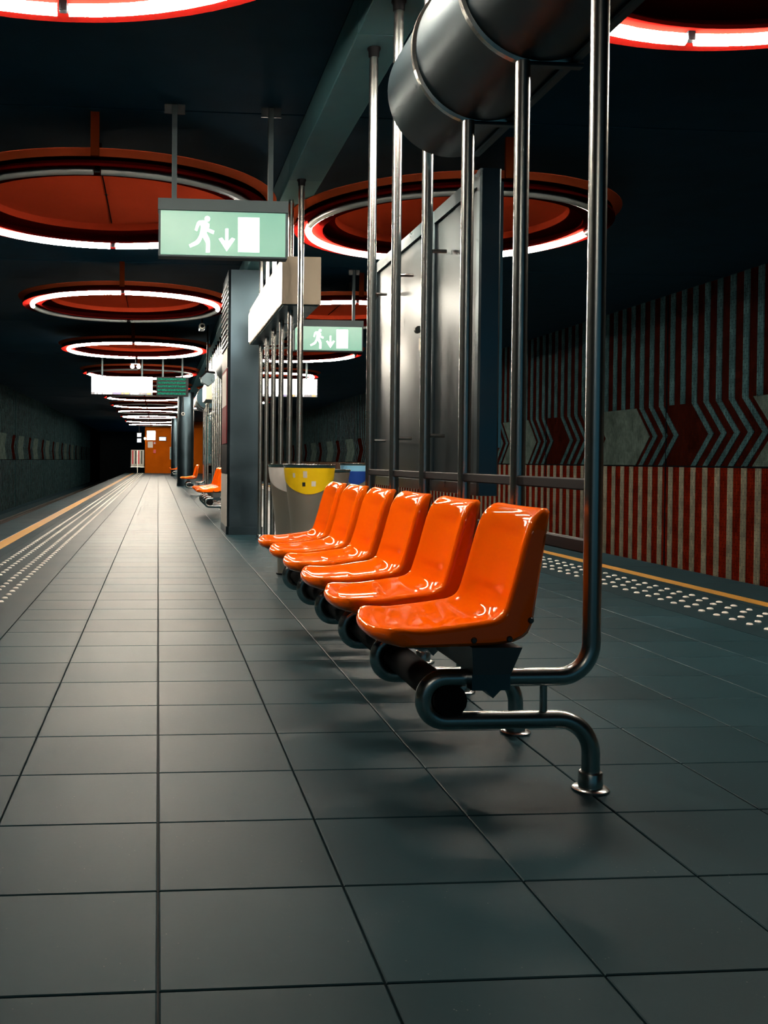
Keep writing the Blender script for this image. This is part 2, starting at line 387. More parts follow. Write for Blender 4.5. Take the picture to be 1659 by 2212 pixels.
# ------------------------------------------------------------------ setting: track side walls with stripes and arrows
WL, WR = -5.5, 7.9
def wall(side):
    x = WR if side == 'right' else WL
    sg = -1 if side == 'right' else 1           # direction of the proud face
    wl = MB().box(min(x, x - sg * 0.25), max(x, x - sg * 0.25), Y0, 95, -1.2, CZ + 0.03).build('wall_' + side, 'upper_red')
    tag(wl, 'red and grey striped mosaic wall beyond the %s track' % side, None, kind='structure')
    t0, t1 = (x + sg * 0.012, x - sg * 0.0) if sg < 0 else (x, x + sg * 0.012)
    lo, hi = min(t0, t1), max(t0, t1)
    zb, zm, zt = 0.887, 1.36, 1.83
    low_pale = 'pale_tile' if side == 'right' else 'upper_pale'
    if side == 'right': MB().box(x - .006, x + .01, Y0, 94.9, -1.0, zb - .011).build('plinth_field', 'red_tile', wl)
    PW, ST = 4.80, 0.32
    hw = 0.066
    SH = 0.62                                   # how far the arrows reach towards the near end
    far = {'pale_tile': MB(), 'upper_pale': MB(), 'grey_tile': MB()}
    nstr = [0]
    def put(pts, mat, y):
        mb = MB().prism(pts, 'x', lo, hi)
        if side == 'right' and 10.5 < y < 26.5 and nstr[0] < 295:
            nstr[0] += 1
            mb.build('arrow_block' if mat == 'grey_tile' else 'stripe', mat, wl)
        else: far[mat].add(mb.v, mb.f)
    p0 = 14.85 - 6 * PW
    for i in range(20):
        ys = p0 + i * PW                        # near end of the module is ys, far end ys+PW
        if ys + PW < Y0 or ys > 80: continue
        n = 15
        for k in range(n):
            y = ys + (k + 0.5) * ST
            yl = min(max(y, Y0 + .2), 81)
            if yl != y: continue
            # plinth stripes below the joint
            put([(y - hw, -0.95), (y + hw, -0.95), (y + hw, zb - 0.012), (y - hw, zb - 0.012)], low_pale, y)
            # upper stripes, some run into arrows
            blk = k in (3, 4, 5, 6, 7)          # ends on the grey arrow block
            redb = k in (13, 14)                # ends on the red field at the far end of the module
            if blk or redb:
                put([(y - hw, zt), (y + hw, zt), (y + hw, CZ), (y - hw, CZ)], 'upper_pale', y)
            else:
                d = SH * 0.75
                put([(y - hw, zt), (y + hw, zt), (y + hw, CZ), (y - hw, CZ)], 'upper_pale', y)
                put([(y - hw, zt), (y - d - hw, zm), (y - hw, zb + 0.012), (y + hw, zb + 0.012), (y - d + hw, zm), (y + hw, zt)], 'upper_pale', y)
        y1, y2 = ys + 3 * ST + 0.02, ys + 8 * ST - 0.02
        d = SH * 0.75
        if y2 < 81:
            put([(y1, zt + .006), (y1 - d, zm), (y1, zb + .012), (y2, zb + .012), (y2 - d, zm), (y2, zt + .006)], 'grey_tile', y1)
    for mname, mb in far.items():
        if mb.v: tag(mb.build('stripe_field', mname, wl), kind='stuff')
    # joints: one level joint, upright joints between modules
    MB().box(lo - 0.004 * (sg < 0), hi + 0.004 * (sg > 0), Y0, 81.5, zb - 0.011, zb + 0.011).build('wall_joint', 'seam', wl)
    for i in range(20):
        y = p0 + i * PW
        if Y0 < y < 81: MB().box(lo - 0.003 * (sg < 0), hi + 0.003 * (sg > 0), y - 0.012, y + 0.012, -1.0, CZ).build('wall_joint', 'seam', wl)
    # kerb at the foot
    k0, k1 = (x - 0.35, x) if sg < 0 else (x, x + 0.35)
    MB().box(k0, k1, Y0, 81.5, -1.15, -0.93).build('wall_kerb', 'edge', wl)
    return wl
wall('left'); wall('right')
# far end of the platform and the tunnel mouths
endw = MB().box(-0.90, 3.30, YE, YE + 0.30, -1.1, CZ + 0.02).build('wall_back', 'wall_orange')
tag(endw, 'orange painted wall closing the far end of the platform', None, kind='structure')
tw = MB().box(-5.8, 8.2, 94.8, 95.2, -1.6, CZ + 0.3).build('wall_tunnel', 'dark_wall'); tag(tw, 'black end of the tunnel', None, kind='structure')

# ------------------------------------------------------------------ ring lamps
RT, TZ = 1.37, 3.20
disc_me = MB().lathe([(0.02, .165), (1.08, .165), (1.10, .155), (1.11, .090)], n=72).mesh('disc', 'disc', 30)
pan_me = MB().lathe([(1.108, .091), (1.115, .086), (1.485, .086), (1.49, .091)], n=72).mesh('lamp_pan', 'pan', 30)
rim_me = MB().lathe([(1.487, .091), (1.490, .066), (1.55, .094), (1.57, .101), (1.57, .108), (1.487, .108)], n=72).mesh('outer_rim', 'rim', 30)
seam_me = MB().box(-0.004, 0.004, -1.08, 1.08, .158, .166).mesh('disc_seam', 'seam')
back_me = MB().lathe([(0.02, .19), (1.12, .19), (1.14, .108), (1.56, .1085)], n=48).mesh('disc_back', 'black', 30)
hoop_me = MB().lathe([(RT - 0.014, .030), (RT - 0.014, .091), (RT + 0.012, .091), (RT + 0.012, .030), (RT - 0.014, .030)], n=72).mesh('hoop', 'hoop', 30)
refl_me = MB().lathe([(RT - 0.142, .008), (RT - 0.140, -.012), (RT - 0.04, .028), (RT + 0.04, .028), (RT + 0.140, -.012), (RT + 0.142, .008), (RT + .045, .036), (RT - .045, .036), (RT - 0.142, .008)], n=72).mesh('glow_reflector', 'glow_reflector', 30)  # made-up trough, lips shaped to give a red band of glow
def arc_tube(a0, a1, mat):
    n = 14; R = RT
    path = [(R * math.cos(a0 + (a1 - a0) * i / n), R * math.sin(a0 + (a1 - a0) * i / n), -.012) for i in range(n + 1)]
    return MB().tube(path, 0.032, 8).mesh('tube', mat, 50)
gap = 0.022
QUAD = {'nl': (math.pi + gap, 1.5 * math.pi - gap), 'nr': (1.5 * math.pi + gap, 2 * math.pi - gap), 'fr': (gap, .5 * math.pi - gap), 'fl': (.5 * math.pi + gap, math.pi - gap)}
TUBES = {(q, on): arc_tube(*QUAD[q], 'tube_on' if on else 'tube_off') for q in QUAD for on in (True, False)}
strip_me = MB().box(-0.033, 0.033, -1.66, -1.63, 0.02, CZ - TZ).mesh('hanger_strip', 'strip')
drop_me = MB().tube([(0, 0, 0.185), (0, 0, CZ - TZ)], 0.02, 8).mesh('hanger_rod', 'black')
cap_me = MB().box(-.02, .02, -.02, .02, -.02, .045).mesh('tube_holder', 'black')
TUBES[('nl', 'dim')] = arc_tube(*QUAD['nl'], 'tube_dim')
def ring_lamp(x, y, lit, label, group):
    t = empty('ring_lamp', (x, y, TZ)); tag(t, label, 'ceiling lamp', group)
    d = link('disc', disc_me, t); link('disc_seam', seam_me, d); link('disc_back', back_me, d)
    link('outer_rim', rim_me, t); link('lamp_pan', pan_me, t); link('hoop', hoop_me, t); link('glow_reflector', refl_me, t)
    for q in QUAD: link('tube', TUBES[(q, q in lit)] if lit != 'dim' or q != 'nl' else TUBES[('nl', 'dim')], t)
    link('hanger_strip', strip_me, t)
    for a in range(3):
        aa = a * 2.1 + .5
        link('hanger_rod', drop_me, t, (0.9 * math.cos(aa), 0.9 * math.sin(aa), 0))
    for a in (0, 90, 180, 270): link('tube_holder', cap_me, t, (RT * math.cos(math.radians(a)), RT * math.sin(math.radians(a)), 0))
NEAR, FAR = ('nl', 'nr'), ('fl', 'fr'); ALL = NEAR + FAR
LY = [3.76, 9.36, 15.1, 21.0, 26.7, 32.0, 37.0, 42.4, 48.0, 53.6, 59.6, 65.9]
LL = [FAR, FAR, NEAR, ALL, FAR, FAR, FAR, FAR, NEAR, ALL, FAR, NEAR]
RY = [3.78, 9.6, 15.5, 21.3, 27.1, 33.0, 38.8, 44.6]
RL = [FAR, FAR, NEAR, FAR, ALL, FAR, FAR, NEAR]
def words(l): return 'lit all the way round' if l == ALL else ('with only its far half lit' if l == FAR else 'with only its near half lit')
for i, (y, l) in enumerate(zip(LY, LL)):
    ring_lamp(-0.49, y * .987, l, '%s red ring lamp over the left platform side, %s' % (ORD[i], words(l)), 'ring lamps over the left platform side')
for i, (y, l) in enumerate(zip(RY, RL)):
    ring_lamp(2.81, y * .987, l, '%s red ring lamp over the right platform side, %s' % (ORD[i], words(l)), 'ring lamps over the right platform side')

ring_lamp(-0.49, -2.05, 'dim', 'added unseen red ring lamp of the left platform side behind the camera, dim fill light', 'ring lamps behind the camera')  # added out of view, continues the row; one dim tube lights near seat sides
ring_lamp(2.81, -2.05, (), 'red ring lamp of the right platform side just behind the camera', 'ring lamps behind the camera')

# ------------------------------------------------------------------ seats
def smooth_path(pts, n):
    P = [Vector((a, b)) for a, b in pts]
    d = [0]
    for i in range(1, len(P)): d.append(d[-1] + (P[i] - P[i - 1]).length)
    out = []
    for k in range(n):
        t = d[-1] * k / (n - 1); i = 0
        while i < len(P) - 2 and d[i + 1] < t: i += 1
        u = (t - d[i]) / max(1e-9, d[i + 1] - d[i])
        p0, p1, p2, p3 = P[max(0, i - 1)], P[i], P[i + 1], P[min(len(P) - 1, i + 2)]
        q = 0.5 * (2 * p1 + (p2 - p0) * u + (2 * p0 - 5 * p1 + 4 * p2 - p3) * u * u + (3 * p1 - p0 - 3 * p2 + p3) * u ** 3)
        out.append(q)
    return out
def seat_mesh():
    RIM = [(.626, .417), (.608, .423), (.595, .440), (.595, .459), (.612, .473), (.70, .472), (.80, .480), (.88, .490), (.925, .498), (.950, .513), (.963, .540), (.985, .615), (1.005, .690), (1.022, .745), (1.040, .780), (1.062, .799), (1.082, .803), (1.098, .797)]
    OUT = [(.628, .418), (.630, .419), (.634, .420), (.640, .420), (.655, .420), (.72, .420), (.83, .422), (.93, .426), (.985, .434), (1.020, .452), (1.036, .485), (1.050, .575), (1.063, .66), (1.073, .72), (1.081, .755), (1.088, .776), (1.094, .785), (1.099, .791)]
    N = 64
    dR = smooth_path(RIM, N)
    # matched resample of OUT with the same parameter as RIM
    P = [Vector(a) for a in RIM]; d = [0]
    for i in range(1, len(P)): d.append(d[-1] + (P[i] - P[i - 1]).length)
    dO = []
    for k in range(N):
        t = d[-1] * k / (N - 1); i = 0
        while i < len(P) - 2 and d[i + 1] < t: i += 1
        u = (t - d[i]) / (d[i + 1] - d[i]); dO.append(Vector(OUT[i]).lerp(Vector(OUT[i + 1]), u))
    mb = MB(); rings = []
    VN = 20
    for k in range(N):
        t = k / (N - 1); R, O = dR[k], dO[k]
        # inward normal of the rim path
        tg = (dR[min(N - 1, k + 1)] - dR[max(0, k - 1)]).normalized(); nn = Vector((tg.y, -tg.x))
        e0 = max(0.0, 1 - t / 0.17); e1 = max(0.0, 1 - (1 - t) / 0.17)
        hw = 0.228 - 0.030 * (1 - math.sqrt(max(0, 1 - e0 ** 2.2))) - 0.060 * (1 - math.sqrt(max(0, 1 - e1 ** 2.2)))
        hw -= 0.010 * max(0, (t - .5) * 2)
        L = (O - R).length; od = (O - R) / max(L, 1e-6)
        r = min(0.020, 0.42 * L)
        dish = 0.032 * min(1, (t / .16) ** 1.5) * min(1, ((1 - t) / .16) ** 1.2)
        if .36 < t < .62: dish += 0.006
        ring = []
        # side wall, rounded shoulder, dished face, shoulder, side wall
        ring.append((O.x, -(hw - 0.012), O.y))
        p = R + od * max(L - 0.012, 0.6 * L); ring.append((p.x, -hw - 0.002, p.y))
        for th in (90, 65, 40, 18):
            a = math.radians(th); p = R + od * (r * (1 - math.cos(a))); ring.append((p.x, -(hw - r + r * math.sin(a)), p.y))
        for i in range(VN + 1):
            v = -1 + 2 * i / VN
            pr = (math.cos(v * math.pi / 2) ** 0.8) if abs(v) < 1 else 0
            p = R + nn * (dish * pr); ring.append((p.x, v * (hw - r), p.y))
        for th in (18, 40, 65, 90):
            a = math.radians(th); p = R + od * (r * (1 - math.cos(a))); ring.append((p.x, (hw - r + r * math.sin(a)), p.y))
        p = R + od * max(L - 0.012, 0.6 * L); ring.append((p.x, hw + 0.002, p.y))
        ring.append((O.x, (hw - 0.012), O.y))
        wgt = max(0.0, 1 - t / 0.42) ** 1.2
        ring = [(px_ + 0.070 * wgt * min(1.0, abs(py_) / 0.228) ** 2.6, py_, pz_) for px_, py_, pz_ in ring]
        rings.append(ring)
    n = len(rings[0]); vs = [q for r_ in rings for q in r_]; fs = []
    for k in range(N - 1):
        for i in range(n): fs.append((k * n + i, k * n + (i + 1) % n, (k + 1) * n + (i + 1) % n, (k + 1) * n + i))
    fs += [tuple(range(n - 1, -1, -1)), tuple(range((N - 1) * n, N * n))]
    mb.add(vs, fs)
    return mb.mesh('shell', 'orange', 50)
def arc(cx, cz, r, a0, a1, n=10):
    return [(cx + r * math.cos(math.radians(a0 + (a1 - a0) * i / n)), 0, cz + r * math.sin(math.radians(a0 + (a1 - a0) * i / n))) for i in range(n + 1)]
PXX = 1.228
def frame_path(top):
    p = [(PXX + .003, 0, 0.0), (PXX + .003, 0, .08)]
    p += arc(PXX + .003 - .10, .104, .10, 0, 90)
    p += arc(.805, .264, .060, 270, 90, 16)
    p += arc(PXX - .095, .420, .095, 270, 360)
    p += [(PXX, 0, 1.0), (PXX, 0, top)]
    return p
TR = 0.0255
SEAT_ME = seat_mesh()
tube_hi = MB().tube(frame_path(BZ - 0.004), TR, 16).mesh('frame_tube', 'frame_tube', 50)
tube_lo = MB().tube(frame_path(2.292), TR, 16).mesh('frame_tube', 'frame_tube', 50)
flange_me = MB().lathe([(0.0005, 0), (0.052, 0), (0.052, .006), (0.047, .010), (0.034, .011), (0.034, .050), (0.031, .054), (0.0257, .054)], n=24).mesh('foot_flange', 'frame_tube', 40)
topfl_me = MB().lathe([(0.026, -0.055), (0.030, -0.05), (0.032, -0.02), (0.039, -0.008), (0.039, 0), (0.0005, 0)], n=20).mesh('top_flange', 'black', 40)
strut_me = MB().tube([(1.09, 0, .222), (1.09, 0, .302)], .011, 8).mesh('strut', 'frame_tube', 50)
bracket_me = MB().prism([(.862, .420), (1.004, .420), (.972, .346), (.866, .346)], 'y', -0.062, 0.30).mesh('bracket', 'bracket')
clamp_me = MB().prism([(.864, .348), (.972, .348), (.972, .301), (.945, .301), (.924, .279), (.903, .301), (.864, .301)], 'y', -0.058, 0.045).mesh('clamp', 'panel')
bolt_me = MB().lathe([(0.0005, -0.004), (0.006, -0.004), (0.009, 0.0), (0.009, .006)], n=12, axis='y').mesh('bolt', 'bolt', 40)
pin_me = MB().tube([(0, 0, .0), (0, 0, .03)], .012, 8).mesh('rubber_stop', 'rubber', 50)

def seat(y, tall, label, group):
    """one seat of the row: shell and the bent tube that carries it, as one piece"""
    t = empty('platform_seat', (0, y, 0)); tag(t, label, 'seat', group)
    sh = link('shell', SEAT_ME, t, (0, .165, 0))
    for bx_, bz in ((.866, .441), (.966, .444), (1.026, .495)): link('bolt', bolt_me, sh, (bx_, -.2300, bz))
    fr = link('frame_tube', tube_hi if tall else tube_lo, t); tag(fr, 'bent steel tube from foot through curl to post')
    link('foot_flange', flange_me, fr, (PXX + .003, 0, 0))
    if tall: link('top_flange', topfl_me, fr, (PXX, 0, BZ))
    link('strut', strut_me, fr); br = link('bracket', bracket_me, t); link('clamp', clamp_me, br)
    return t
P0, PP = 2.7075, 0.5947
for i in range(6):
    far_n = ['nearest orange seat of the front row, next to the camera', 'second orange seat of the front row counted from the camera', 'third orange seat of the front row counted from the camera',
             'fourth orange seat of the front row counted from the camera', 'fifth orange seat of the front row, one before the bins', 'last orange seat of the front row, beside the bins'][i]
    seat(P0 + i * PP, i not in (1, 2), far_n, 'front row of orange seats')
for i in range(4):
    seat(15.5 + i * PP, False, '%s orange seat of the row just behind the steel column' % ORD[i], 'orange seats behind the steel column')
for i in range(2):
    seat(26.2 + i * PP, False, '%s orange seat of the small row before the round column' % ORD[i], 'orange seats before the round column')
for i, y in enumerate((50.5, 57.0)):
    seat(y, True, ['far orange seat beside the second round column', 'farthest orange seat near the orange end wall'][i], 'far orange seats')
def bench_beam(y0, y1, label):
    t = MB().tube([(.818, y0, .264), (.818, y1, .264)], .046, 16).build('bench_beam', 'rubber', None, 50); tag(t, label, 'bench beam')
    return t
bench_beam(P0 - .02, P0 + 5 * PP + .03, 'black round beam through the tube curls under the front seats')
bench_beam(15.48, 15.5 + 3 * PP + .03, 'black round beam under the seats behind the steel column')
# rails linking the posts of the front row
for z, hgt in ((.868, .034), (.690, .040)):
    r_ = MB().cbox(PXX - .012, PXX + .012, P0, P0 + 5 * PP, z - hgt / 2, z + hgt / 2, .004, 'y').build('link_rail', 'black')
    tag(r_, 'dark flat %s rail linking the posts behind the front seats' % ('upper' if z > .8 else 'lower'), 'rail')

# ------------------------------------------------------------------ drum housing over the seats
def drum(yn, yf, hoops, label):
    t = empty('drum_housing', (0, yn, 0)); tag(t, label, 'housing', 'steel drum housings')
    cx, cz, R = 1.29, 2.575, .284
    def sec(R, cut):
        a0 = math.acos(min(1, (cut - cx) / R)); n = 40
        pts = [(cx + R * math.cos(-a0 - (2 * math.pi - 2 * a0) * i / n), cz + R * math.sin(-a0 - (2 * math.pi - 2 * a0) * i / n)) for i in range(n + 1)]
        return pts
    MB().prism(sec(R, 1.425), 'y', 0, yf - yn).build('body', 'drum', t, 40)
    for h in hoops:
        hp = MB()
        o, i_ = sec(R + .013, 1.432), sec(R - .004, 1.428); n = len(o)
        prof = [(-.016, 0), (-.012, 1), (.012, 1), (.016, 0)]
        for k in range(n - 1):
            pa = [(i_[k] if w_ == 0 else o[k], q) for q, w_ in prof]; pb = [(i_[k + 1] if w_ == 0 else o[k + 1], q) for q, w_ in prof]
            for j in range(3):
                hp.add([(pa[j][0][0], h - yn + pa[j][1], pa[j][0][1]), (pb[j][0][0], h - yn + pb[j][1], pb[j][0][1]), (pb[j + 1][0][0], h - yn + pb[j + 1][1], pb[j + 1][0][1]), (pa[j + 1][0][0], h - yn + pa[j + 1][1], pa[j + 1][0][1])], [(0, 1, 2, 3)])
        hb = hp.build('hoop', 'steel', t, 50)
        MB().cbox(1.235, 1.435, h - yn - .018, h - yn + .018, 2.277, 2.291, .003, 'x').build('foot_plate', 'drum', t)
    MB().cbox(1.385, 1.425, .02, yf - yn - .02, 2.292, 2.330, .006, 'y').build('base_rail', 'drum', t)
    return t
drum(2.76, 4.36, (3.302, 3.897), 'large steel drum housing hung above the front seats')
drum(14.4, 17.6, (14.9, 15.5), 'steel drum housing just behind the steel column')
drum(26.0, 28.2, (26.03, 26.8), 'small looking drum housing above the row before the round column')

# ------------------------------------------------------------------ posts
post_me = MB().tube([(0, 0, 0), (0, 0, BZ - .004)], TR, 14).mesh('shaft', 'steel', 50)
post_lo = MB().tube([(0, 0, 0), (0, 0, 2.307)], TR, 14).mesh('shaft', 'steel', 50)
def post(y, label, group, x=1.20, low=False):
    t = empty('steel_post', (x, y, 0)); tag(t, label, 'post', group)
    s = link('shaft', post_lo if low else post_me, t); link('foot_flange', flange_me, t)
    if not low: link('top_flange', topfl_me, t, (0, 0, BZ))
for i in range(6):
    post(8.38 + .65 * i, '%s steel post of the row under the light box before the column' % ORD[i], 'posts between bins and column', low=i > 0)
for i in range(6):
    post(18.6 + .65 * i, '%s steel post of the distant row behind the column' % ORD[i], 'posts behind the column')

# ------------------------------------------------------------------ display cases
def display_case(y0, y1, label, glass='glass_dark'):
    t = empty('display_case', (0, y0, 0)); tag(t, label, 'display case', 'steel display cases')
    L = y1 - y0; x0, x1, z0, z1 = 1.315, 1.405, .79, 2.14
    MB().cbox(x0, x1, 0, .055, z0, z1, .008).build('end_post', 'panel', t)
    MB().cbox(x0, x1, L - .055, L, z0, z1, .008).build('end_post', 'panel', t)
    ym = .74
    MB().cbox(x0 + .004, x1 - .004, ym - .03, ym + .03, z0, z1, .006).build('mid_post', 'panel', t)
    for a, b_ in ((.055, ym - .03), (ym + .03, L - .055)):
        MB().box(x0 + .006, x1 - .006, a, b_, z1 - .06, z1).build('top_rail', 'panel', t)
        MB().box(x0 + .006, x1 - .006, a, b_, z0, z0 + .05).build('bottom_rail', 'panel', t)
        p = MB().box(x0 + .02, x1 - .02, a, b_, z0 + .05, z1 - .06).build('pane', glass, t)
    for yy in ((.49, 1.085, 1.68) if y0 < 10 else (.3, 1.4)):
        for zz in (1.05, 1.90): MB().tube([(1.228, yy, zz), (x0 + .004, yy, zz)], .009, 8).build('clamp_arm', 'steel', t)
    hg = MB().box(x1, x1 + .012, .01, .045, z0 + .2, z1 - .05).build('hinge_strip', 'steel', t)
    lk = MB().lathe([(.0005, 0), (.018, 0), (.018, .03), (.0005, .03)], n=14, axis='y').build('lock', 'bolt', t, 40, (x0 - .002, ym + .20, 1.60))
    MB().box(x0 + .012, x0 + .02, ym + .17, ym + .25, 1.50, 1.56).build('sticker', 'sticker', t)
    return t
display_case(4.0, 6.03, 'tall steel framed display case behind the posts of the front seats')
for i, y in enumerate((24.5, 25.6)): post(y, 'steel post carrying the %s end of the distant display case' % ('near', 'far')[i], 'posts of the distant display case', x=1.228)
display_case(24.2, 26.0, 'distant dark display case between the seat rows', 'teal_glass')

# ------------------------------------------------------------------ columns
ct = empty('steel_column', (0, 12.3, 0)); tag(ct, 'broad brushed steel column standing behind the bins', 'column')
MB().cbox(.86, 1.30, 0, 1.10, .10, BZ - .02, .03).build('shaft', 'column', ct)
MB().cbox(.85, 1.31, -.01, 1.11, 0, .10, .03).build('base', 'column', ct)
MB().cbox(.853, .866, .03, 1.07, .10, .75, .004, 'x').build('lit_side_panel', 'white_paint', ct)  # white colour stands in for brightly lit steel low on this face
MB().box(.850, .861, .08, .95, 1.14, 2.08).build('poster', 'poster_red', ct)
MB().box(.848, .8495, .10, .93, 1.62, 2.05).build('poster_header', 'white_paint', ct)
for z0, z1 in ((.76, 1.13), (2.09, 2.33)): MB().box(.853, .862, .03, 1.07, z0, z1).build('added_dark_cover', 'black', ct)  # added black sheets darken the face where the steel glares
for i in range(12):
    z = 2.35 + i * .07
    MB().prism([(.862, z), (.862, z + .045), (.838, z + .012), (.838, z)], 'y', .06, 1.04).build('louvre', 'bracket', ct)
def round_column(x, y, label):
    t = empty('round_column', (x, y, 0)); tag(t, label, 'column', 'round steel columns')
    MB().lathe([(.29, .10), (.29, BZ - .002)], n=40).build('shaft', 'column', t, 40)
    MB().lathe([(.0005, 0), (.30, 0), (.30, .10), (.291, .10)], n=40).build('base', 'column', t, 40)
round_column(.97, 35.2, 'nearer round steel column beyond the orange seats')
round_column(1.02, 56.0, 'farther round steel column near the orange end wall')

# ------------------------------------------------------------------ light boxes over the posts
def light_box(y0, y1, label):
    t = empty('light_box', (0, y0, 0)); tag(t, label, 'light box', 'long light boxes under the beam')
    L = y1 - y0
    MB().cbox(1.082, 1.43, 0, L, 2.315, 2.735, .006, 'y').build('casing', 'lightbox_case', t)
    f_ = MB().cbox(1.070, 1.083, .015, L - .015, 2.345, 2.675, .003, 'x').build('lit_face', 'lightbox', t)
    MB().box(1.10, 1.41, .05, L - .05, 2.308, 2.315).build('bottom_plate', 'panel', t)
    for k in range(int((L - .2) / .65) + 1):
        MB().tube([(1.20, .32 + k * .65, 2.735), (1.20, .32 + k * .65, BZ)], TR, 12).build('hanger', 'steel', t, 50)
    return t
light_box(8.72, 11.85, 'long glowing light box under the beam in front of the column')
light_box(22.6, 24.1, 'distant short light box under the beam behind the column')

# ------------------------------------------------------------------ emergency exit signs
def exit_sign(x, y, label):
    """local frame: x along the sign, z up, face towards -y"""
    t = empty('exit_sign', (x, y, 0)); tag(t, label, 'exit sign', 'hanging green exit signs')
    w_, z0, z1 = .955, 2.425, 2.845
    MB().cbox(0, w_, 0, .11, z0, z1, .005, 'x').build('housing', 'sign_frame', t)
    MB().box(-.004, w_ + .004, -.012, .115, 2.765, z1 + .004).build('top_cover', 'sign_frame', t)
    g = MB().box(.016, w_ - .016, -.006, .002, z0 + .014, 2.760).build('green_panel', 'sign_green', t)
    d0, d1 = -.010, -.006
    # map pixels of the close-up crop onto the sign
    def q(u, v): return ((u - 172) / 1082 * .925 + .016, 2.757 - (v - 1090 - (u - 172) * .022) / 352 * .318)
    def part(name, poly): MB().prism([q(*p_) for p_ in poly], 'y', d0, d1).build(name, 'sign_white', g)
    part('door_symbol', [(838, 1143), (1025, 1145), (1025, 1428), (840, 1425)])
    part('arrow_shaft', [(729, 1235), (755, 1235), (755, 1365), (729, 1365)])
    part('arrow_head', [(672, 1318), (700, 1308), (742, 1356), (786, 1308), (814, 1320), (742, 1420)])
    hx, hz = q(573, 1156); rr = .0205
    MB().prism([(hx + rr * math.cos(k * math.pi / 8), hz + rr * math.sin(k * math.pi / 8)) for k in range(16)], 'y', d0, d1).build('runner_head', 'sign_white', g)
    part('runner_torso', [(502, 1170), (545, 1168), (592, 1200), (590, 1222), (572, 1245), (566, 1275), (534, 1302), (505, 1290), (520, 1225)])
    part('runner_rear_arm', [(502, 1170), (545, 1168), (528, 1196), (512, 1200), (496, 1225), (486, 1256), (466, 1248), (476, 1208), (484, 1186)])
    part('runner_front_arm', [(592, 1200), (586, 1236), (634, 1254), (626, 1280), (572, 1258), (562, 1230)])
    part('runner_rear_leg', [(505, 1290), (534, 1302), (512, 1345), (494, 1362), (428, 1390), (416, 1366), (470, 1338), (486, 1322)])
    part('runner_front_leg', [(534, 1302), (566, 1268), (592, 1318), (598, 1345), (596, 1428), (562, 1430), (564, 1352)])
    for px_, nm in ((.115, 'p'), (.83, 'q')):
        hp = MB().box(px_ - .019, px_ + .019, .03, .07, z1, CZ - .002).build('hanging_post', 'sign_frame', t)
        for s_ in (-1, 1):
            MB().box(min(px_ + s_ * .02, px_ + s_ * .075), max(px_ + s_ * .02, px_ + s_ * .075), .025, .03, CZ - .075, CZ - .004).build('ceiling_bracket', 'steel', hp)
    return t
exit_sign(-.008, 7.33, 'large green running man exit sign over the left platform side')
exit_sign(1.83, 13.4, 'small green running man exit sign seen between the posts')

# ------------------------------------------------------------------ hanging destination signs
def dest_sign(x0, x1, y, label, chips):
    t = empty('direction_sign', (x0, y, 0)); tag(t, label, 'sign', 'white hanging direction signs')
    L = x1 - x0; z0, z1 = 2.42, 2.84
    MB().box(0, L, .01, .12, z0, z1).build('housing', 'sign_frame', t)
    MB().box(.01, L - .01, 0, .012, z0 + .055, z1 - .005).build('white_face', 'lightbox', t)
    MB().box(.01, L - .01, .002, .012, z0 + .004, z0 + .053).build('line_strip', 'grey_chip', t)
    if chips:
        u = .02
        for wd, mt in ((.04, 'grey_chip'), (.06, 'sign_white'), (.10, 'sign_white'), (.22, 'sign_white'), (.18, 'violet'), (.05, 'amber'), (.12, 'amber'), (.20, 'sign_white'), (.15, 'grey_chip'), (.10, 'amber')):
            if u + wd > L - .02: break
            MB().box(u + .006, u + wd - .006, -.003, .002, z0 + .006, z0 + .05).build('line_chip', mt, t); u += wd + .015
        MB().prism([(.16, 2.68), (.172, 2.68), (.212, 2.72), (.20, 2.72)], 'y', -.003, 0).build('arrow_mark', 'grey_chip', t)
    for px_ in (.25, L - .25): MB().box(px_ - .02, px_ + .02, .045, .085, z1, CZ - .002).build('hanging_post', 'sign_frame', t)
dest_sign(-1.545, -.13, 23.0, 'bright white hanging direction sign over the left platform side', True)
dest_sign(2.30, 3.71, 23.0, 'bright white hanging direction sign over the right platform side', True)
t = empty('departure_board', (-.05, 23.0, 0)); tag(t, 'dark departure board with five green dot matrix rows', 'departure board')
MB().box(0, .74, .01, .16, 2.40, 2.845).build('housing', 'black', t)
for i in range(5):
    z = 2.435 + i * .083
    MB().box(.03, .68, .004, .012, z, z + .048).build('text_row', 'led', t)
for px_ in (.15, .6): MB().box(px_ - .02, px_ + .02, .06, .10, 2.845, CZ - .002).build('hanging_post', 'sign_frame', t)

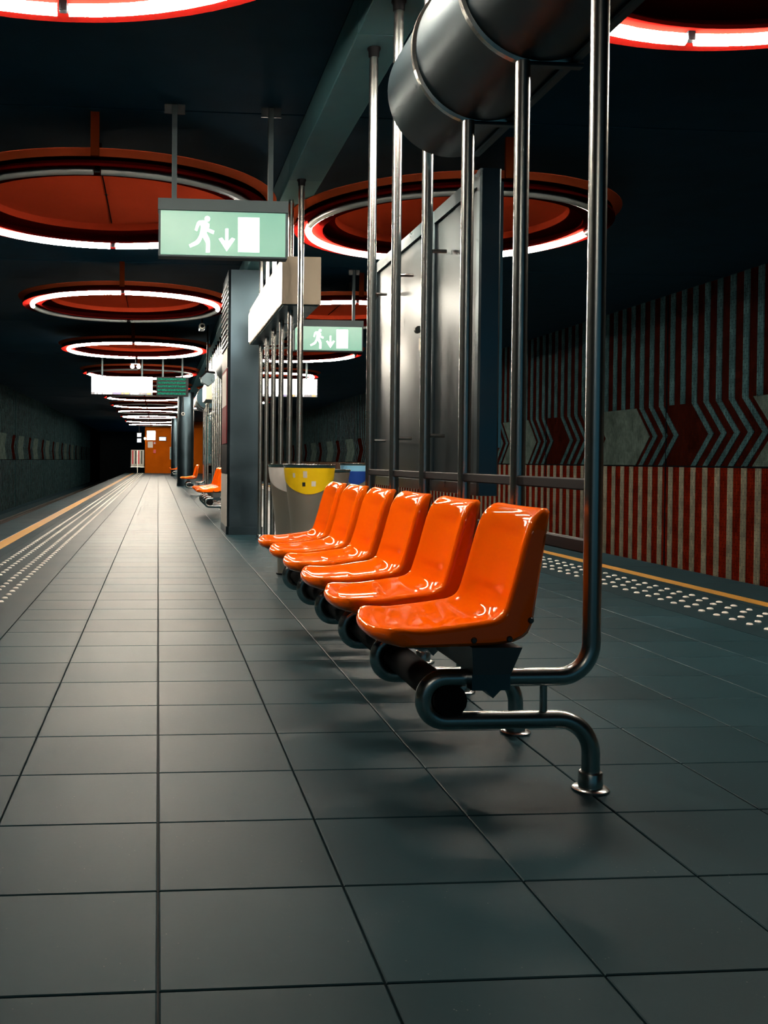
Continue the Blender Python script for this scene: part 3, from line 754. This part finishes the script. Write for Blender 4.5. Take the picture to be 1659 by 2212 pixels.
# ------------------------------------------------------------------ bins
def waste_bin(x, y, col, label, rim=.902, ang=-100, stickers=False, second=None):
    t = empty('waste_bin', (x, y, 0)); tag(t, label, 'bin', 'steel recycling bins')
    MB().lathe([(.0005, .01), (.115, .01), (.118, .05), (.128, .25), (.150, .50), (.178, .72), (.196, rim - .03), (.184, rim - .03), (.165, .70), (.0005, .60)], n=40).build('body', 'bin', t, 40)
    MB().lathe([(.190, rim - .03), (.198, rim - .022), (.208, rim - .004), (.207, rim), (.200, rim), (.160, rim - .03), (.150, rim - .06)], n=40).build('rim', 'steel', t, 50)
    MB().lathe([(.0005, 0), (.13, 0), (.13, .012), (.0005, .012)], n=24).build('base', 'black', t, 40)
    # coloured shield wrapped round the front, deepest in the middle
    def shield(mat, top, depth, flat, half, off, name):
        mb = MB(); n = 24; vs = []
        for i in range(n + 1):
            u = -1 + 2 * i / n; a = math.radians(ang) + u * half
            low = top - flat - (depth - flat) * max(0, 1 - abs(u) ** 1.7)
            for k in range(5):
                z = top + (low - top) * k / 4
                # radius of the body at z
                pr = [(.118, .05), (.128, .25), (.150, .50), (.178, .72), (.196, rim - .03)]
                r = .196
                for (ra, za), (rb, zb_) in zip(pr, pr[1:]):
                    if za <= z <= zb_: r = ra + (rb - ra) * (z - za) / (zb_ - za)
                r += off
                vs.append((r * math.cos(a), r * math.sin(a), z))
        fs = [(i * 5 + k, (i + 1) * 5 + k, (i + 1) * 5 + k + 1, i * 5 + k + 1) for i in range(n) for k in range(4)]
        return mb.add(vs, fs).build(name, mat, t, 60)
    s = shield(col, rim - .028, .20, .085, 1.45, .004, 'colour_shield')
    if second: shield(second, rim - .10, .17, .05, 1.2, .006, 'lower_shield')
    if stickers:
        for da, z, wd, hg_, mt in ((-.14, .80, .030, .050, 'sticker'), (.20, .735, .034, .04, 'sticker'), (-.62, .80, .022, .035, 'sticker'), (-.20, .735, .024, .03, 'bolt')):
            mb = MB(); a0 = math.radians(ang) + da; vs = []
            for i in range(4):
                a = a0 + (i / 3 - .5) * wd / .19
                for k in (0, 1):
                    z_ = z + k * hg_; r = .178 + (.196 - .178) * (z_ - .72) / (rim - .75) + .0055
                    vs.append((r * math.cos(a), r * math.sin(a), z_))
            mb.add(vs, [(i * 2, i * 2 + 2, i * 2 + 3, i * 2 + 1) for i in range(3)]).build('sticker', mt, s)
waste_bin(1.172, 7.62, 'yellow', 'steel bin with a yellow shield and stickers behind the last seat', stickers=True)
M['bin_white'] = plain('white vinyl', (0.72, 0.72, 0.70), 0.4)
waste_bin(1.10, 8.05, 'bin_white', 'steel bin with a white band half hidden behind the yellow one')
waste_bin(1.51, 8.75, 'bin', 'plain grey steel bin right behind the yellow one', rim=.855)
waste_bin(2.52, 12.5, 'blue', 'steel bin with a blue shield farther right behind the posts', second='deep_blue')

# ------------------------------------------------------------------ small ceiling and post fittings
t = empty('hanging_loudspeaker', (.95, 19.2, 0)); tag(t, 'grey wedge loudspeaker hanging on a dark rod beyond the column', 'loudspeaker')
MB().prism([(-.13, 2.52), (-.02, 2.62), (.13, 2.60), (.14, 2.46), (.02, 2.37), (-.12, 2.44)], 'y', 0, .30).build('body', 'panel', t)
MB().prism([(-.14, 2.51), (-.02, 2.63), (.14, 2.61), (.14, 2.64), (-.02, 2.66), (-.15, 2.54)], 'y', -.01, .31).build('top_cover', 'black', t)
MB().tube([(0, .15, 2.62), (0, .15, CZ - .002)], .018, 8).build('rod', 'black', t)
def cctv(x, y, z, label, hang):
    t = empty('security_camera', (x, y, z)); tag(t, label, 'camera', 'security cameras')
    MB().cbox(-.05, .05, -.02, .22, -.05, .05, .015, 'y').build('housing', 'panel', t)
    MB().lathe([(.0005, -.05), (.045, -.05), (.05, -.03), (.05, -.015)], n=20, axis='y').build('lens_hood', 'black', t, 40)
    MB().lathe([(.03, -.055), (.05, -.055), (.05, -.05), (.03, -.05)], n=20, axis='y').build('lens_ring', 'white_paint', t, 40)
    if hang: MB().tube([(0, .1, .05), (0, .1, CZ - z - .002)], .016, 8).build('rod', 'black', t)
    else: MB().box(.05, .30, .08, .12, -.10, -.02).build('arm', 'panel', t)
cctv(.72, 29.0, 2.27, 'small camera with a pale lens ring beside the round column', True)
cctv(.72, 16.6, 3.16, 'small dark camera hung from the ceiling above the column', True)
t = empty('twin_spotlight', (-.52, 22.45, 0)); tag(t, 'small pale twin spotlight hung above the white direction sign', 'spotlight')
for dx in (-.07, .07): MB().lathe([(.0005, 0), (.05, 0), (.05, .12), (.0005, .14)], dx, 3.02, 14, axis='y').build('lamp_head', 'white_paint', t, 40)
MB().box(-.1, .1, .03, .07, 3.07, 3.09).build('bar', 'bracket', t); MB().tube([(0, .05, 3.09), (0, .05, CZ - .002)], .015, 8).build('rod', 'black', t)

# ------------------------------------------------------------------ far end of the platform
def on_wall(name, label, cat, x0, x1, z0, z1, mat, frame=None, d=.05, extra=None):
    if frame is None:
        o = MB().cbox(x0, x1, YE - d, YE - .001, z0, z1, .012, 'x').build(name, mat); tag(o, label, cat); return o
    t = empty(name, ((x0 + x1) / 2, YE, z0)); tag(t, label, cat)
    cx = (x0 + x1) / 2
    MB().box(x0 - cx, x1 - cx, -d, -.001, 0, z1 - z0).build('housing', frame, t)
    MB().box(x0 - cx + .03, x1 - cx - .03, -d - .008, -d, .03, z1 - z0 - .03).build('face', mat, t)
    return t
on_wall('wall_sign', 'glowing white square sign high on the orange end wall', 'sign', -.79, -.17, 2.24, 2.91, 'lightbox', 'white_paint')
on_wall('wall_clock_screen', 'small bright screen beside the white sign on the orange wall', 'screen', .04, .56, 2.20, 2.50, 'screen', 'black')
on_wall('notice', 'pale paper notice on the orange wall under the white sign', 'notice', -.71, -.36, 1.74, 2.16, 'sticker', None, .012)
on_wall('warning_sticker', 'small red and white sticker beside the paper notice', 'sticker', -.32, -.16, 1.98, 2.16, 'sticker', 'red_print', .01)
on_wall('fire_call_point', 'small red call point low on the orange wall', 'call point', -.32, -.16, 1.36, 1.60, 'red_print', None, .06)
on_wall('wall_poster', 'white and teal poster at the right of the orange wall', 'poster', .79, 1.5, .95, 1.80, 'teal_glass', 'white_paint', .03)
t = MB().lathe([(.0005, -.10), (.05, -.10), (.09, -.05), (.09, 0)], -.90, 2.36, 16, axis='y').build('wall_lamp', 'lamp', None, 40, (0, YE - .005, 0)); tag(t, 'small round lamp at the left edge of the orange wall', 'lamp')
t = empty('monitor_pair', (-1.28, 67.2, 0)); tag(t, 'two small driver monitors hung one above the other by the tunnel', 'monitor')
for z in (2.05, 2.42):
    h_ = MB().box(-.17, .17, 0, .18, z, z + .32).build('housing', 'black', t)
    MB().box(-.14, .14, -.008, 0, z + .03, z + .29).build('screen', 'screen', h_)
MB().box(-.03, .03, .08, .12, 2.74, CZ - .002).build('hanging_post', 'black', t)
t = empty('barrier_gate', (-1.38, 67.0, 0)); tag(t, 'white and red striped barrier gate at the tunnel mouth', 'gate')
MB().box(-.44, .44, .02, .05, .44, 1.57).build('panel', 'white_paint', t)
for i in range(4): MB().box(-.36 + i * .2, -.28 + i * .2, .008, .02, .62, 1.52).build('stripe', 'red_print' if i % 2 == 0 else 'grey_tile', t)
MB().box(-.02, .02, -.01, .03, 0, 1.57).build('post', 'steel', t); MB().box(-.46, .46, .0, .05, .40, .46).build('bottom_bar', 'steel', t)
